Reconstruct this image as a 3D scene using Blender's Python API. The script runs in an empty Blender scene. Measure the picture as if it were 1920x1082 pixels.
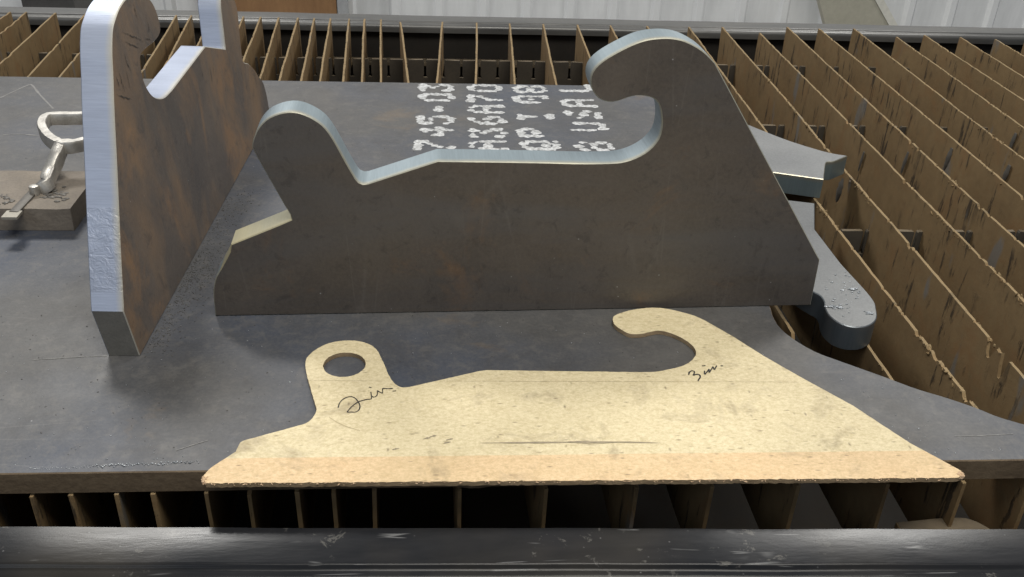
import bpy, bmesh, math, random
import numpy as np
from mathutils import Vector, Matrix, noise as mnoise

random.seed(7)
scene = bpy.context.scene
COL = scene.collection

# ------------------------------------------------------------------ camera
F_PX, CX, CY = 1790.0, 960.0, 541.0
_d1 = np.array([838 - CX, -530 - CY, F_PX])
_h = np.array([1, 0.042, 0.0])
_Y = _d1 / np.linalg.norm(_d1)
_Z = np.cross(_h, _d1); _Z /= np.linalg.norm(_Z)
if _Z[1] > 0: _Z = -_Z
_X = np.cross(_Y, _Z)
if _X[0] < 0: _X = -_X
RW = np.stack([_X, _Y, _Z])              # rows: world axes in (right, down, forward)
CAM_H = 0.680788
CAM = np.array([0, 0, CAM_H])

cam_data = bpy.data.cameras.new('camera')
cam_data.sensor_width = 36.0
cam_data.lens = F_PX / 1920.0 * 36.0
cam_data.clip_start = 0.02
cam_data.clip_end = 100
cam = bpy.data.objects.new('camera', cam_data)
COL.objects.link(cam)
_m = Matrix(((RW[0, 0], -RW[0, 1], -RW[0, 2], 0), (RW[1, 0], -RW[1, 1], -RW[1, 2], 0),
             (RW[2, 0], -RW[2, 1], -RW[2, 2], CAM_H), (0, 0, 0, 1)))
cam.matrix_world = _m
scene.camera = cam

# ------------------------------------------------------------------ world and lamps
world = bpy.data.worlds.new('World'); scene.world = world
world.use_nodes = True
bg = world.node_tree.nodes['Background']
bg.inputs[0].default_value = (0.80, 0.88, 1.0, 1)
bg.inputs[1].default_value = 0.20

def lamp(name, loc, target, sx, sy, power, col):
    l = bpy.data.lights.new(name, 'AREA'); l.shape = 'RECTANGLE'
    l.size, l.size_y, l.energy, l.color = sx, sy, power, col
    o = bpy.data.objects.new(name, l); COL.objects.link(o)
    o.location = loc
    o.rotation_euler = (Vector(target) - Vector(loc)).to_track_quat('-Z', 'Y').to_euler()
    return o
lamp('ceiling_lamp', (-1.52, 3.72, 3.0), (-1.3, 2.6, 0), 0.9, 0.55, 88, (1.0, 0.98, 0.94))
lamp('ceiling_lamp', (2.26, 3.62, 3.0), (2.0, 2.6, 0), 0.9, 0.55, 70, (1.0, 0.98, 0.94))
lamp('ceiling_lamp', (0.50, 0.12, 2.9), (0.40, 0.5, 0), 2.2, 1.3, 104, (1.0, 0.96, 0.87))
lamp('ceiling_lamp', (-2.6, -2.3, 2.7), (-0.4, 1.0, 0), 2.4, 1.4, 24, (0.80, 0.89, 1.0))

scene.view_settings.view_transform = 'Standard'
scene.view_settings.look = 'None'
scene.view_settings.exposure = 0.0
scene.view_settings.gamma = 1.0
scene.view_settings.use_curve_mapping = False
scene.render.engine = 'CYCLES'
scene.cycles.use_denoising = True
scene.cycles.max_bounces = 8

# ------------------------------------------------------------------ pixel -> place helpers
def ray(p):
    return RW @ np.array([p[0] - CX, p[1] - CY, F_PX])
def onz(p, z):
    d = ray(p); return CAM + (z - CAM_H) / d[2] * d
def onplane(p, p0, n):
    d = ray(p); return CAM + ((np.array(p0) - CAM) @ n) / (d @ n) * d

def tag(o, label=None, cat=None, group=None, kind=None):
    if label: o['label'] = label
    if cat: o['category'] = cat
    if group: o['group'] = group
    if kind: o['kind'] = kind
    return o

def link(name, me, mats, parent=None, origin=(0, 0, 0)):
    o = bpy.data.objects.new(name, me)
    for m in (mats if isinstance(mats, (list, tuple)) else [mats]):
        me.materials.append(m)
    COL.objects.link(o)
    o.location = origin
    if parent is not None:
        o.parent = parent
        o.location = Vector(origin) - Vector(parent.location)
    return o

def empty(name, loc):
    o = bpy.data.objects.new(name, None); COL.objects.link(o); o.location = loc
    o.empty_display_size = 0.05
    return o

def finish(bm, name, mats, parent=None, origin=(0, 0, 0), smooth=None):
    bmesh.ops.recalc_face_normals(bm, faces=bm.faces[:])
    for v in bm.verts: v.co -= Vector(origin)
    me = bpy.data.meshes.new(name); bm.to_mesh(me); bm.free()
    if smooth is not None:
        for p in me.polygons: p.use_smooth = True
        me.set_sharp_from_angle(angle=math.radians(smooth))
    return link(name, me, mats, parent, origin)

def box(bm, lo, hi):
    vs = [bm.verts.new((x, y, z)) for z in (lo[2], hi[2]) for y in (lo[1], hi[1]) for x in (lo[0], hi[0])]
    for f in ((0, 2, 3, 1), (4, 5, 7, 6), (0, 1, 5, 4), (2, 6, 7, 3), (0, 4, 6, 2), (1, 3, 7, 5)):
        bm.faces.new([vs[i] for i in f])
    return vs

def bevel_all(bm, w, seg=2, angle=0.5):
    es = [e for e in bm.edges if len(e.link_faces) == 2 and e.calc_face_angle(0) > angle]
    bmesh.ops.bevel(bm, geom=es, offset=w, segments=seg, affect='EDGES', profile=0.5, clamp_overlap=True)

def smooth_path(pts, step=0.006):
    """pts: (x, y, sharp). Catmull-Rom between sharp points, closed loop, evenly resampled."""
    n = len(pts)
    sh = [i for i in range(n) if pts[i][2]]
    out = []
    for a, b in zip(sh, sh[1:] + [sh[0] + n]):
        seg = [np.array(pts[i % n][:2], float) for i in range(a, b + 1)]
        fine = []
        if len(seg) == 2:
            fine = [seg[0], seg[1]]
        else:
            ext = [2 * seg[0] - seg[1]] + seg + [2 * seg[-1] - seg[-2]]
            for i in range(1, len(ext) - 2):
                p0, p1, p2, p3 = ext[i - 1:i + 3]
                for t in np.linspace(0, 1, 12, endpoint=False):
                    fine.append(0.5 * ((2 * p1) + (-p0 + p2) * t + (2 * p0 - 5 * p1 + 4 * p2 - p3) * t * t + (-p0 + 3 * p1 - 3 * p2 + p3) * t ** 3))
            fine.append(seg[-1])
        fine = np.array(fine)
        d = np.concatenate([[0], np.cumsum(np.linalg.norm(np.diff(fine, axis=0), axis=1))])
        k = max(1, int(round(d[-1] / step)))
        tt = np.linspace(0, d[-1], k + 1)[:-1]
        out += [(np.interp(t, d, fine[:, 0]), np.interp(t, d, fine[:, 1])) for t in tt]
    return out

def extrude_outline(loop2, to3, off, name, mats, parent=None, origin=(0, 0, 0), bev=0.001, holes=(), dull=None):
    """Solid between the front outline to3(x,y) and the same shifted by off. material 0: faces, 1: cut sides."""
    bm = bmesh.new()
    uvl = bm.loops.layers.uv.new('UVMap')
    off = Vector(off)
    loops = [list(loop2)] + [list(h) for h in holes]
    rings = []
    for lp in loops:
        f = [bm.verts.new(Vector(to3(*p))) for p in lp]
        b = [bm.verts.new(Vector(to3(*p)) + off) for p in lp]
        rings.append((f, b))
    n0 = Vector(off).normalized()
    for k in (0, 1):
        es = []
        for r in rings:
            vs = r[k]
            for i in range(len(vs)):
                es.append(bm.edges.new((vs[i], vs[(i + 1) % len(vs)])))
        res = bmesh.ops.triangle_fill(bm, edges=es, use_beauty=True, use_dissolve=False, normal=n0)
        for g in res['geom']:
            if isinstance(g, bmesh.types.BMFace): g.material_index = 0
    for (f, b) in rings:
        s = 0.0
        N = len(f)
        for i in range(N):
            j = (i + 1) % N
            L = (f[j].co - f[i].co).length
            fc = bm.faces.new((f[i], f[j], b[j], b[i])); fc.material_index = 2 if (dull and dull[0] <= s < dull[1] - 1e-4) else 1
            T = off.length
            for lp_, uv in zip(fc.loops, ((s, 0), (s + L, 0), (s + L, T), (s, T))):
                lp_[uvl].uv = uv
            s += L
    if bev:
        bmesh.ops.recalc_face_normals(bm, faces=bm.faces[:])
        es = [e for e in bm.edges if len(e.link_faces) == 2 and (e.link_faces[0].material_index == 0) != (e.link_faces[1].material_index == 0)]
        bmesh.ops.bevel(bm, geom=es, offset=bev, segments=1, affect='EDGES', material=1)
    return finish(bm, name, mats, parent, origin, smooth=32)

def tube(bm, pts, prof, up=Vector((0, 0, 1)), closed=False):
    """sweep profile (list of 2D points: side, up) along pts"""
    rings = []
    n = len(pts)
    for i, p in enumerate(pts):
        p = Vector(p)
        a = Vector(pts[(i - 1) % n]) if (closed or i > 0) else p
        b = Vector(pts[(i + 1) % n]) if (closed or i < n - 1) else p
        t = (b - a).normalized()
        s = t.cross(up).normalized(); u = s.cross(t).normalized()
        rings.append([bm.verts.new(p + s * q[0] + u * q[1]) for q in prof])
    m = len(prof)
    for i in range(n if closed else n - 1):
        A, B = rings[i], rings[(i + 1) % n]
        for k in range(m):
            bm.faces.new((A[k], A[(k + 1) % m], B[(k + 1) % m], B[k]))
    if not closed:
        bm.faces.new(rings[0]); bm.faces.new(rings[-1][::-1])

def circ(r, n=10, sx=1, sy=1):
    return [(sx * r * math.cos(2 * math.pi * k / n), sy * r * math.sin(2 * math.pi * k / n)) for k in range(n)]

# ------------------------------------------------------------------ materials
class NT:
    def __init__(self, name):
        self.m = bpy.data.materials.new(name); self.m.use_nodes = True
        self.t = self.m.node_tree
        self.b = self.t.nodes['Principled BSDF']
    def n(self, typ, **kw):
        nd = self.t.nodes.new(typ)
        for k, v in kw.items(): setattr(nd, k, v)
        return nd
    def L(self, a, b): self.t.links.new(a, b)
    def coord(self, which='Object'):
        if not hasattr(self, 'tc'): self.tc = self.n('ShaderNodeTexCoord')
        return self.tc.outputs[which]
    def mapping(self, src, scale=(1, 1, 1), rot=(0, 0, 0), loc=(0, 0, 0)):
        mp = self.n('ShaderNodeMapping')
        mp.inputs['Scale'].default_value = scale; mp.inputs['Rotation'].default_value = rot; mp.inputs['Location'].default_value = loc
        self.L(src, mp.inputs['Vector']); return mp.outputs[0]
    def noise(self, vec, scale, detail=4, rough=0.55, dist=0.0):
        x = self.n('ShaderNodeTexNoise')
        x.inputs['Scale'].default_value = scale; x.inputs['Detail'].default_value = detail
        x.inputs['Roughness'].default_value = rough; x.inputs['Distortion'].default_value = dist
        self.L(vec, x.inputs['Vector']); return x.outputs['Fac']
    def voro(self, vec, scale, feature='F1', rand=1.0):
        x = self.n('ShaderNodeTexVoronoi'); x.feature = feature
        x.inputs['Scale'].default_value = scale; x.inputs['Randomness'].default_value = rand
        self.L(vec, x.inputs['Vector']); return x.outputs['Distance']
    def ramp(self, fac, stops):
        r = self.n('ShaderNodeValToRGB')
        el = r.color_ramp.elements
        while len(el) < len(stops): el.new(0.5)
        for e, (p, c) in zip(el, stops):
            e.position = p; e.color = (c, c, c, 1) if isinstance(c, (int, float)) else (*c, 1)
        self.L(fac, r.inputs[0]); return r.outputs[0]
    def mix(self, fac, a, b, mode='MIX'):
        x = self.n('ShaderNodeMix', data_type='RGBA', blend_type=mode)
        for s, v in ((x.inputs[0], fac), (x.inputs[6], a), (x.inputs[7], b)):
            if isinstance(v, (int, float)): s.default_value = v
            elif isinstance(v, tuple): s.default_value = (*v, 1)
            else: self.L(v, s)
        return x.outputs[2]
    def math(self, op, a, b=0.0, c=None):
        x = self.n('ShaderNodeMath', operation=op)
        for s, v in zip(x.inputs, (a, b, c)):
            if v is None: continue
            if isinstance(v, (int, float)): s.default_value = v
            else: self.L(v, s)
        return x.outputs[0]
    def sep(self, vec):
        s = self.n('ShaderNodeSeparateXYZ'); self.L(vec, s.inputs[0]); return s.outputs
    def bump(self, h, strength=0.3, dist=0.001, prev=None):
        x = self.n('ShaderNodeBump'); x.inputs['Strength'].default_value = strength; x.inputs['Distance'].default_value = dist
        self.L(h, x.inputs['Height'])
        if prev is not None: self.L(prev, x.inputs['Normal'])
        return x.outputs[0]
    def out(self, col=None, rough=None, metal=None, normal=None, spec=None):
        for key, v in (('Base Color', col), ('Roughness', rough), ('Metallic', metal), ('Normal', normal), ('Specular IOR Level', spec)):
            if v is None: continue
            s = self.b.inputs[key]
            if isinstance(v, (int, float)): s.default_value = v
            elif isinstance(v, tuple): s.default_value = (*v, 1)
            else: self.L(v, s)
        return self.m

def mill_scale(name, c0, c1, rust, rust_amt=0.62, rlo=0.34, rhi=0.55, metal=0.35, seed=0.0, streak=None, blue=None, streak_amt=0.9, spec=0.5, wear=False, grime=False):
    t = NT(name)
    v = t.mapping(t.coord(), loc=(seed, seed * 1.7, seed * 0.3))
    big = t.noise(v, 3.2, 5, 0.6, 0.4)
    mid = t.noise(v, 17, 5, 0.65)
    fine = t.noise(v, 240, 3, 0.7)
    col = t.mix(t.ramp(big, [(0.32, 0.0), (0.68, 1.0)]), c0, c1)
    if blue:
        col = t.mix(t.ramp(t.noise(t.mapping(v, loc=(5, 2, 1)), 2.4, 3), [(0.45, 0.0), (0.66, 1.0)]), col, blue)
    col = t.mix(t.ramp(mid, [(0.30, 0.35), (0.72, 0.0)]), col, tuple(x * 0.55 for x in c0))
    rf = t.ramp(t.noise(t.mapping(v, loc=(3, 1, 2)), 5.5, 6, 0.7, 0.6), [(rust_amt, 0.0), (rust_amt + 0.13, 1.0)])
    col = t.mix(t.math('MULTIPLY', rf, 0.8), col, rust)
    col = t.mix(t.math('MULTIPLY', t.ramp(fine, [(0.35, 0.0), (0.75, 1.0)]), 0.22), col, tuple(min(1, x * 1.8) for x in c1))
    # tiny bright nicks
    nick = t.ramp(t.voro(t.mapping(v, scale=(1, 1, 1), loc=(9, 4, 0)), 46), [(0.0, 1.0), (0.055, 0.0)])
    keep = t.ramp(t.noise(v, 31, 2), [(0.52, 0.0), (0.56, 1.0)])
    nick = t.math('MULTIPLY', nick, keep)
    col = t.mix(t.math('MULTIPLY', nick, 0.75), col, (0.55, 0.56, 0.58))
    if streak:
        ax, c = streak
        sv = t.mapping(v, scale=ax)
        col = t.mix(t.math('MULTIPLY', t.ramp(t.noise(sv, 6.5, 6, 0.62, 0.9), [(0.42, 0.0), (0.66, 1.0)]), streak_amt), col, c)
    if grime:
        g1 = t.ramp(t.noise(t.mapping(v, loc=(12, 3, 0)), 9, 6, 0.72, 0.8), [(0.52, 0.0), (0.68, 1.0)])
        col = t.mix(t.math('MULTIPLY', g1, 0.38), col, (0.048, 0.044, 0.042))
        g2 = t.ramp(t.noise(t.mapping(v, loc=(1, 13, 0)), 60, 4, 0.7, 0.3), [(0.50, 0.0), (0.72, 1.0)])
        col = t.mix(t.math('MULTIPLY', g2, 0.40), col, (0.150, 0.140, 0.128))
        sx = t.voro(t.mapping(v, scale=(0.12, 1, 1), rot=(0, 0, 0.5)), 26, 'DISTANCE_TO_EDGE')
        sx = t.math('MULTIPLY', t.ramp(sx, [(0.0, 1.0), (0.012, 0.0)]), t.ramp(t.noise(v, 6, 3), [(0.55, 0.0), (0.63, 1.0)]))
        col = t.mix(t.math('MULTIPLY', sx, 0.2), col, (0.26, 0.25, 0.24))
    if wear:
        # faint crossing scratches and pale rubbed smears
        sc = t.voro(t.mapping(v, scale=(0.5, 1, 0.05), rot=(0.0, 0.35, 0.1)), 60, 'DISTANCE_TO_EDGE')
        sc = t.math('MULTIPLY', t.ramp(sc, [(0.0, 1.0), (0.03, 0.0)]), t.ramp(t.noise(v, 8, 3), [(0.50, 0.0), (0.62, 1.0)]))
        col = t.mix(t.math('MULTIPLY', sc, 0.15), col, (0.20, 0.185, 0.17))
        smr = t.ramp(t.noise(t.mapping(v, scale=(0.5, 1, 1.5), loc=(2, 9, 4)), 8, 5, 0.7, 1.2), [(0.55, 0.0), (0.75, 1.0)])
        col = t.mix(t.math('MULTIPLY', smr, 0.35), col, (0.135, 0.115, 0.096))
        dk = t.ramp(t.noise(t.mapping(v, loc=(8, 1, 6)), 44, 6, 0.78, 0.6), [(0.56, 0.0), (0.63, 1.0)])
        col = t.mix(t.math('MULTIPLY', dk, 0.45), col, (0.045, 0.040, 0.038))
    rough = t.ramp(mid, [(0.3, rlo), (0.75, rhi)])
    t.b.inputs['Specular IOR Level'].default_value = spec
    nb = t.bump(fine, 0.25, 0.0006); nb = t.bump(mid, 0.12, 0.002, nb)
    return t.out(col, rough, metal, nb)

def cut_edge(name, c, tint, metal=0.85, r0=0.30, r1=0.46, line=420.0, rough_band=None, tint_run=None):
    t = NT(name)
    uv = t.coord('UV')
    lines = t.noise(t.mapping(uv, scale=(1, 0.05, 1)), line, 3, 0.7)
    slow = t.noise(t.mapping(uv, scale=(1, 0.3, 1)), 14, 4, 0.6)
    col = t.mix(t.ramp(lines, [(0.30, 0.0), (0.7, 1.0)]), tuple(x * 0.84 for x in c), c)
    col = t.mix(t.math('MULTIPLY', t.ramp(slow, [(0.45, 0.0), (0.75, 1.0)]), 0.5), col, tuple(x * 0.72 for x in c))
    vv = t.sep(uv)[1]
    edge = t.ramp(t.math('ADD', t.math('DIVIDE', vv, 0.0381), t.math('MULTIPLY', slow, 0.25)), [(0.10, 1.0), (0.36, 0.0)])
    col = t.mix(t.math('MULTIPLY', edge, 0.75), col, tint)
    if tint_run:
        u0 = t.sep(uv)[0]
        run = t.math('MULTIPLY', t.math('GREATER_THAN', u0, tint_run[0]), t.math('LESS_THAN', u0, tint_run[1]))
        col = t.mix(t.math('MULTIPLY', run, t.ramp(slow, [(0.3, 0.55), (0.7, 0.95)])), col, (0.40, 0.355, 0.215))
    rough = t.ramp(slow, [(0.3, r0), (0.7, r1)])
    nb = t.bump(lines, 0.30, 0.0006)
    if rough_band:
        uu = t.sep(uv)[0]
        a, b = rough_band
        inside = t.math('MULTIPLY', t.math('GREATER_THAN', uu, a), t.math('LESS_THAN', uu, b))
        lump = t.noise(t.mapping(uv, scale=(1, 0.8, 1), loc=(2, 3, 0)), 95, 4, 0.6, 1.0)
        nb = t.bump(t.math('MULTIPLY', lump, inside), 0.45, 0.004, nb)
    return t.out(col, rough, metal, nb)

M = {}
M['plate'] = mill_scale('plate_mill_scale', (0.064, 0.065, 0.069), (0.094, 0.090, 0.086), (0.130, 0.100, 0.072), 0.63, 0.46, 0.62, 0.15, 2.0, blue=(0.058, 0.070, 0.100), spec=0.45, grime=True)
def plate_side():
    t = NT('rusty_plate_edge')
    v = t.coord()
    a = t.noise(t.mapping(v, scale=(1, 1, 3)), 16, 5, 0.65); b = t.noise(v, 130, 3, 0.7)
    col = t.mix(t.ramp(a, [(0.3, 0.0), (0.7, 1.0)]), (0.080, 0.054, 0.032), (0.150, 0.108, 0.066))
    col = t.mix(t.math('MULTIPLY', t.ramp(b, [(0.4, 0.0), (0.75, 1.0)]), 0.5), col, (0.20, 0.150, 0.095))
    return t.out(col, 0.75, 0.1, t.bump(b, 0.5, 0.0012))
M['plate_side'] = plate_side()
M['brk'] = mill_scale('bracket_mill_scale', (0.070, 0.061, 0.054), (0.108, 0.090, 0.074), (0.165, 0.098, 0.054), 0.58, 0.40, 0.62, 0.15, 5.0,
                      streak=((0.22, 1, 1.6), (0.090, 0.088, 0.090)), streak_amt=0.6, wear=True)
M['brk_rust'] = mill_scale('rust_streaked_mill_scale', (0.062, 0.056, 0.054), (0.125, 0.098, 0.078), (0.215, 0.122, 0.058), 0.52, 0.45, 0.65, 0.1, 11.0,
                           streak=((1, 0.9, 0.38), (0.225, 0.140, 0.075)), streak_amt=0.8, wear=True)
M['cut_left'] = cut_edge('bright_cut_edge_lumpy', (0.32, 0.36, 0.46), (0.42, 0.38, 0.27), metal=0.45, r0=0.42, r1=0.58, rough_band=(0.09, 0.19))
M['part_top'] = mill_scale('grey_part_mill_scale', (0.17, 0.175, 0.18), (0.22, 0.222, 0.222), (0.17, 0.125, 0.08), 0.66, 0.34, 0.5, 0.4, 17.0)
M['arm_top'] = mill_scale('dark_grey_part_mill_scale', (0.095, 0.100, 0.105), (0.135, 0.138, 0.138), (0.15, 0.115, 0.08), 0.70, 0.34, 0.5, 0.3, 23.0)
M['part_cut'] = cut_edge('part_cut_edge', (0.26, 0.34, 0.38), (0.42, 0.36, 0.24), metal=0.75)
M['arm_cut'] = cut_edge('arm_cut_edge_dark', (0.15, 0.18, 0.21), (0.20, 0.21, 0.22), metal=0.7)

def mdf(name):
    t = NT(name)
    v = t.coord()
    y = t.sep(v)[1]
    fib = t.noise(t.mapping(v, scale=(1, 1.4, 1)), 230, 4, 0.75)
    big = t.noise(v, 7, 5, 0.6)
    col = t.mix(t.ramp(fib, [(0.3, 0.0), (0.7, 1.0)]), (0.50, 0.42, 0.25), (0.70, 0.61, 0.415))
    # orange strip along the straight edge
    wob = t.math('MULTIPLY', t.math('SUBTRACT', t.noise(v, 25, 2), 0.5), 0.0015)
    band = t.math('LESS_THAN', t.math('ADD', y, wob), MDF_BAND)
    ocol = t.mix(1.0, col, (1.0, 0.84, 0.76), 'MULTIPLY')
    col = t.mix(t.math('MULTIPLY', band, t.ramp(t.noise(v, 9, 4), [(0.3, 0.75), (0.7, 1.0)])), col, ocol)
    fl = t.noise(t.mapping(v, scale=(0.8, 1.3, 1), rot=(0, 0, 0.12)), 110, 5, 0.8, 0.8)
    col = t.mix(t.math('MULTIPLY', t.ramp(fl, [(0.52, 0.0), (0.66, 1.0)]), 0.38), col, (0.36, 0.275, 0.15))
    # grimy smudges
    sm = t.ramp(t.noise(t.mapping(v, loc=(4, 7, 1)), 15, 5, 0.65, 0.5), [(0.55, 0.0), (0.72, 1.0)])
    col = t.mix(t.math('MULTIPLY', sm, 0.62), col, (0.20, 0.155, 0.10))
    st = t.ramp(t.noise(t.mapping(v, loc=(1, 2, 1)), 4.0, 3), [(0.52, 0.0), (0.75, 1.0)])
    col = t.mix(t.math('MULTIPLY', st, 0.35), col, (0.40, 0.33, 0.18))
    # fibre specks
    sp = t.ramp(t.voro(t.mapping(v, scale=(0.55, 1.6, 1), rot=(0, 0, 0.25)), 95), [(0.0, 1.0), (0.22, 0.0)])
    sp = t.math('MULTIPLY', sp, t.ramp(t.noise(v, 60, 2), [(0.44, 0.0), (0.52, 1.0)]))
    col = t.mix(t.math('MULTIPLY', sp, 0.8), col, (0.13, 0.09, 0.05))
    sp2 = t.ramp(t.voro(t.mapping(v, scale=(1.5, 0.7, 1), rot=(0, 0, 0.7), loc=(3, 3, 0)), 48), [(0.0, 1.0), (0.14, 0.0)])
    sp2 = t.math('MULTIPLY', sp2, t.ramp(t.noise(v, 33, 2), [(0.49, 0.0), (0.55, 1.0)]))
    col = t.mix(t.math('MULTIPLY', sp2, 0.8), col, (0.10, 0.07, 0.045))
    return t.out(col, 0.62, 0.0, t.bump(fib, 0.08, 0.0004), 0.3)

def simple(name, c0, c1, scale=20, rough=0.6, metal=0.0, bump=0.2, bdist=0.001, stretch=(1, 1, 1)):
    t = NT(name)
    v = t.mapping(t.coord(), scale=stretch)
    n = t.noise(v, scale, 5, 0.65)
    f = t.noise(v, scale * 9, 3, 0.65)
    col = t.mix(t.ramp(n, [(0.3, 0.0), (0.7, 1.0)]), c0, c1)
    col = t.mix(t.math('MULTIPLY', t.ramp(f, [(0.4, 0.0), (0.75, 1.0)]), 0.3), col, tuple(x * 0.6 for x in c0))
    r = t.ramp(n, [(0.3, max(0.05, rough - 0.1)), (0.7, min(1, rough + 0.1))])
    return t.out(col, r, metal, t.bump(f, bump, bdist))

def slat_mat():
    t = NT('dusty_rusted_slat')
    v = t.n('ShaderNodeNewGeometry').outputs['Position']
    s = t.sep(v)
    big = t.noise(v, 5, 5, 0.6)
    fine = t.noise(v, 160, 3, 0.7)
    col = t.mix(t.ramp(big, [(0.3, 0.0), (0.7, 1.0)]), (0.175, 0.114, 0.055), (0.240, 0.165, 0.084))
    med = t.noise(v, 40, 5, 0.7)
    col = t.mix(t.math('MULTIPLY', t.ramp(med, [(0.42, 0.0), (0.72, 1.0)]), 0.50), col, (0.105, 0.070, 0.036))
    col = t.mix(t.math('MULTIPLY', t.ramp(fine, [(0.4, 0.0), (0.8, 1.0)]), 0.45), col, (0.26, 0.19, 0.10))
    rr = t.ramp(t.noise(t.mapping(v, loc=(3, 8, 1)), 13, 5, 0.7, 0.5), [(0.52, 0.0), (0.68, 1.0)])
    col = t.mix(t.math('MULTIPLY', rr, 0.55), col, (0.21, 0.118, 0.052))
    # slanted dark drip marks down the faces
    dv = t.mapping(v, scale=(1, 1, 0.14), rot=(0.20, 0, 0))
    d = t.ramp(t.noise(dv, 62, 5, 0.68, 0.2), [(0.56, 0.0), (0.62, 1.0)])
    dk = t.ramp(t.noise(v, 11, 3), [(0.44, 0.0), (0.56, 1.0)])
    d = t.math('MULTIPLY', d, dk)
    col = t.mix(t.math('MULTIPLY', d, 0.85), col, (0.035, 0.027, 0.020))
    g = t.ramp(t.noise(t.mapping(v, scale=(1, 1, 0.3), loc=(7, 3, 0)), 16, 3), [(0.64, 0.0), (0.70, 1.0)])
    col = t.mix(t.math('MULTIPLY', g, 0.7), col, (0.15, 0.15, 0.145))
    # lighter along the top edge
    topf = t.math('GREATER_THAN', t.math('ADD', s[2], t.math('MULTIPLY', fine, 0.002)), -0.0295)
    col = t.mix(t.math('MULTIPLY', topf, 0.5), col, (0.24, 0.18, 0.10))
    nb = t.bump(fine, 0.4, 0.001); nb = t.bump(d, 0.5, 0.002, nb)
    return t.out(col, 0.82, 0.0, nb, 0.25)
M['slat'] = slat_mat()

def rail_mat():
    t = NT('scuffed_black_rail_paint')
    v = t.coord()
    a = t.noise(t.mapping(v, scale=(0.6, 3, 1)), 9, 5, 0.65, 0.3); f = t.noise(t.mapping(v, scale=(0.25, 1, 1)), 120, 4, 0.7)
    col = t.mix(t.ramp(a, [(0.3, 0.0), (0.7, 1.0)]), (0.009, 0.010, 0.012), (0.020, 0.020, 0.022))
    # dusty patches
    du = t.ramp(t.noise(t.mapping(v, loc=(4, 4, 0)), 3.0, 4), [(0.48, 0.0), (0.7, 1.0)])
    col = t.mix(t.math('MULTIPLY', du, 0.5), col, (0.060, 0.052, 0.040))
    # scratches to bright metal
    def scr(rot, sc, th, loc):
        x = t.voro(t.mapping(v, scale=(0.06, 1, 1), rot=(0, 0, rot), loc=loc), sc, 'DISTANCE_TO_EDGE')
        e = t.ramp(x, [(0.0, 1.0), (th, 0.0)])
        return t.math('MULTIPLY', e, t.ramp(t.noise(t.mapping(v, loc=loc), 13, 2), [(0.56, 0.0), (0.62, 1.0)]))
    s = t.math('MAXIMUM', scr(0.5, 38, 0.020, (1, 0, 0)), scr(-0.35, 30, 0.018, (2, 5, 0)))
    spk = t.math('MULTIPLY', t.ramp(t.voro(v, 75), [(0.0, 1.0), (0.09, 0.0)]), t.ramp(t.noise(v, 22, 2), [(0.54, 0.0), (0.58, 1.0)]))
    s = t.math('MAXIMUM', s, spk)
    yy = t.sep(v)
    chips = t.ramp(t.noise(t.mapping(v, loc=(0, 3, 3)), 38, 5, 0.75, 0.4), [(0.60, 0.0), (0.63, 1.0)])
    chips = t.math('MULTIPLY', chips, t.ramp(t.noise(t.mapping(v, loc=(5, 0, 0)), 6, 2), [(0.48, 0.0), (0.56, 1.0)]))
    col = t.mix(t.math('MULTIPLY', chips, 0.5), col, (0.12, 0.115, 0.105))
    col = t.mix(t.math('MULTIPLY', s, 0.45), col, (0.30, 0.30, 0.30))
    r = t.ramp(a, [(0.3, 0.18), (0.72, 0.28)])
    nb = t.bump(f, 0.12, 0.0008); nb = t.bump(a, 0.06, 0.003, nb)
    return t.out(col, r, 0.0, nb, 0.16)
M['rail'] = rail_mat()
M['back_rail'] = simple('lighter_grey_rail', (0.075, 0.075, 0.074), (0.125, 0.122, 0.115), 8, 0.36, 0.2, 0.15, stretch=(0.3, 2, 1))  # lighter grey than the front rail, mottling stretched along it
M['dull'] = simple('dull_chamfer_edge', (0.125, 0.120, 0.108), (0.165, 0.158, 0.142), 40, 0.7, 0.1, 0.3)  # duller, darker grey-brown for the left bracket's lower chamfer
M['dark'] = simple('sooty_table_interior', (0.009, 0.0075, 0.006), (0.020, 0.016, 0.012), 12, 0.95)
M['bar_face'] = simple('shaded_bar_face', (0.038, 0.032, 0.025), (0.070, 0.058, 0.043), 14, 0.85, 0, 0.4)  # shade on the bar fronts put into a darker colour
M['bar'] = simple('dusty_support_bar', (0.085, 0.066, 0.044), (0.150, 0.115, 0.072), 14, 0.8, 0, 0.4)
M['wall'] = simple('white_painted_siding', (0.72, 0.735, 0.74), (0.78, 0.79, 0.80), 2.0, 0.45, 0, 0.03, stretch=(1, 1, 0.2))
M['floor'] = simple('grey_concrete', (0.22, 0.215, 0.205), (0.30, 0.29, 0.275), 3.0, 0.8)
M['ply'] = simple('brown_board', (0.22, 0.115, 0.05), (0.34, 0.19, 0.085), 6, 0.75, stretch=(1, 1, 0.3))
M['post'] = simple('grey_post_paint', (0.33, 0.34, 0.35), (0.42, 0.43, 0.44), 6, 0.5)
M['beige'] = simple('beige_board_paint', (0.40, 0.385, 0.31), (0.46, 0.44, 0.36), 4, 0.6)
M['beige_edge'] = simple('pale_board_edge', (0.66, 0.65, 0.58), (0.72, 0.71, 0.64), 5, 0.6)
M['crate'] = simple('dark_grey_plastic', (0.07, 0.068, 0.066), (0.10, 0.098, 0.095), 8, 0.6)
M['block'] = simple('dusty_brown_block', (0.165, 0.140, 0.115), (0.25, 0.215, 0.175), 22, 0.75, 0.1, 0.6, 0.0015)
M['handle'] = simple('worn_bright_steel', (0.36, 0.34, 0.31), (0.60, 0.58, 0.54), 45, 0.40, 0.7, 0.5, 0.0010)
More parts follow.
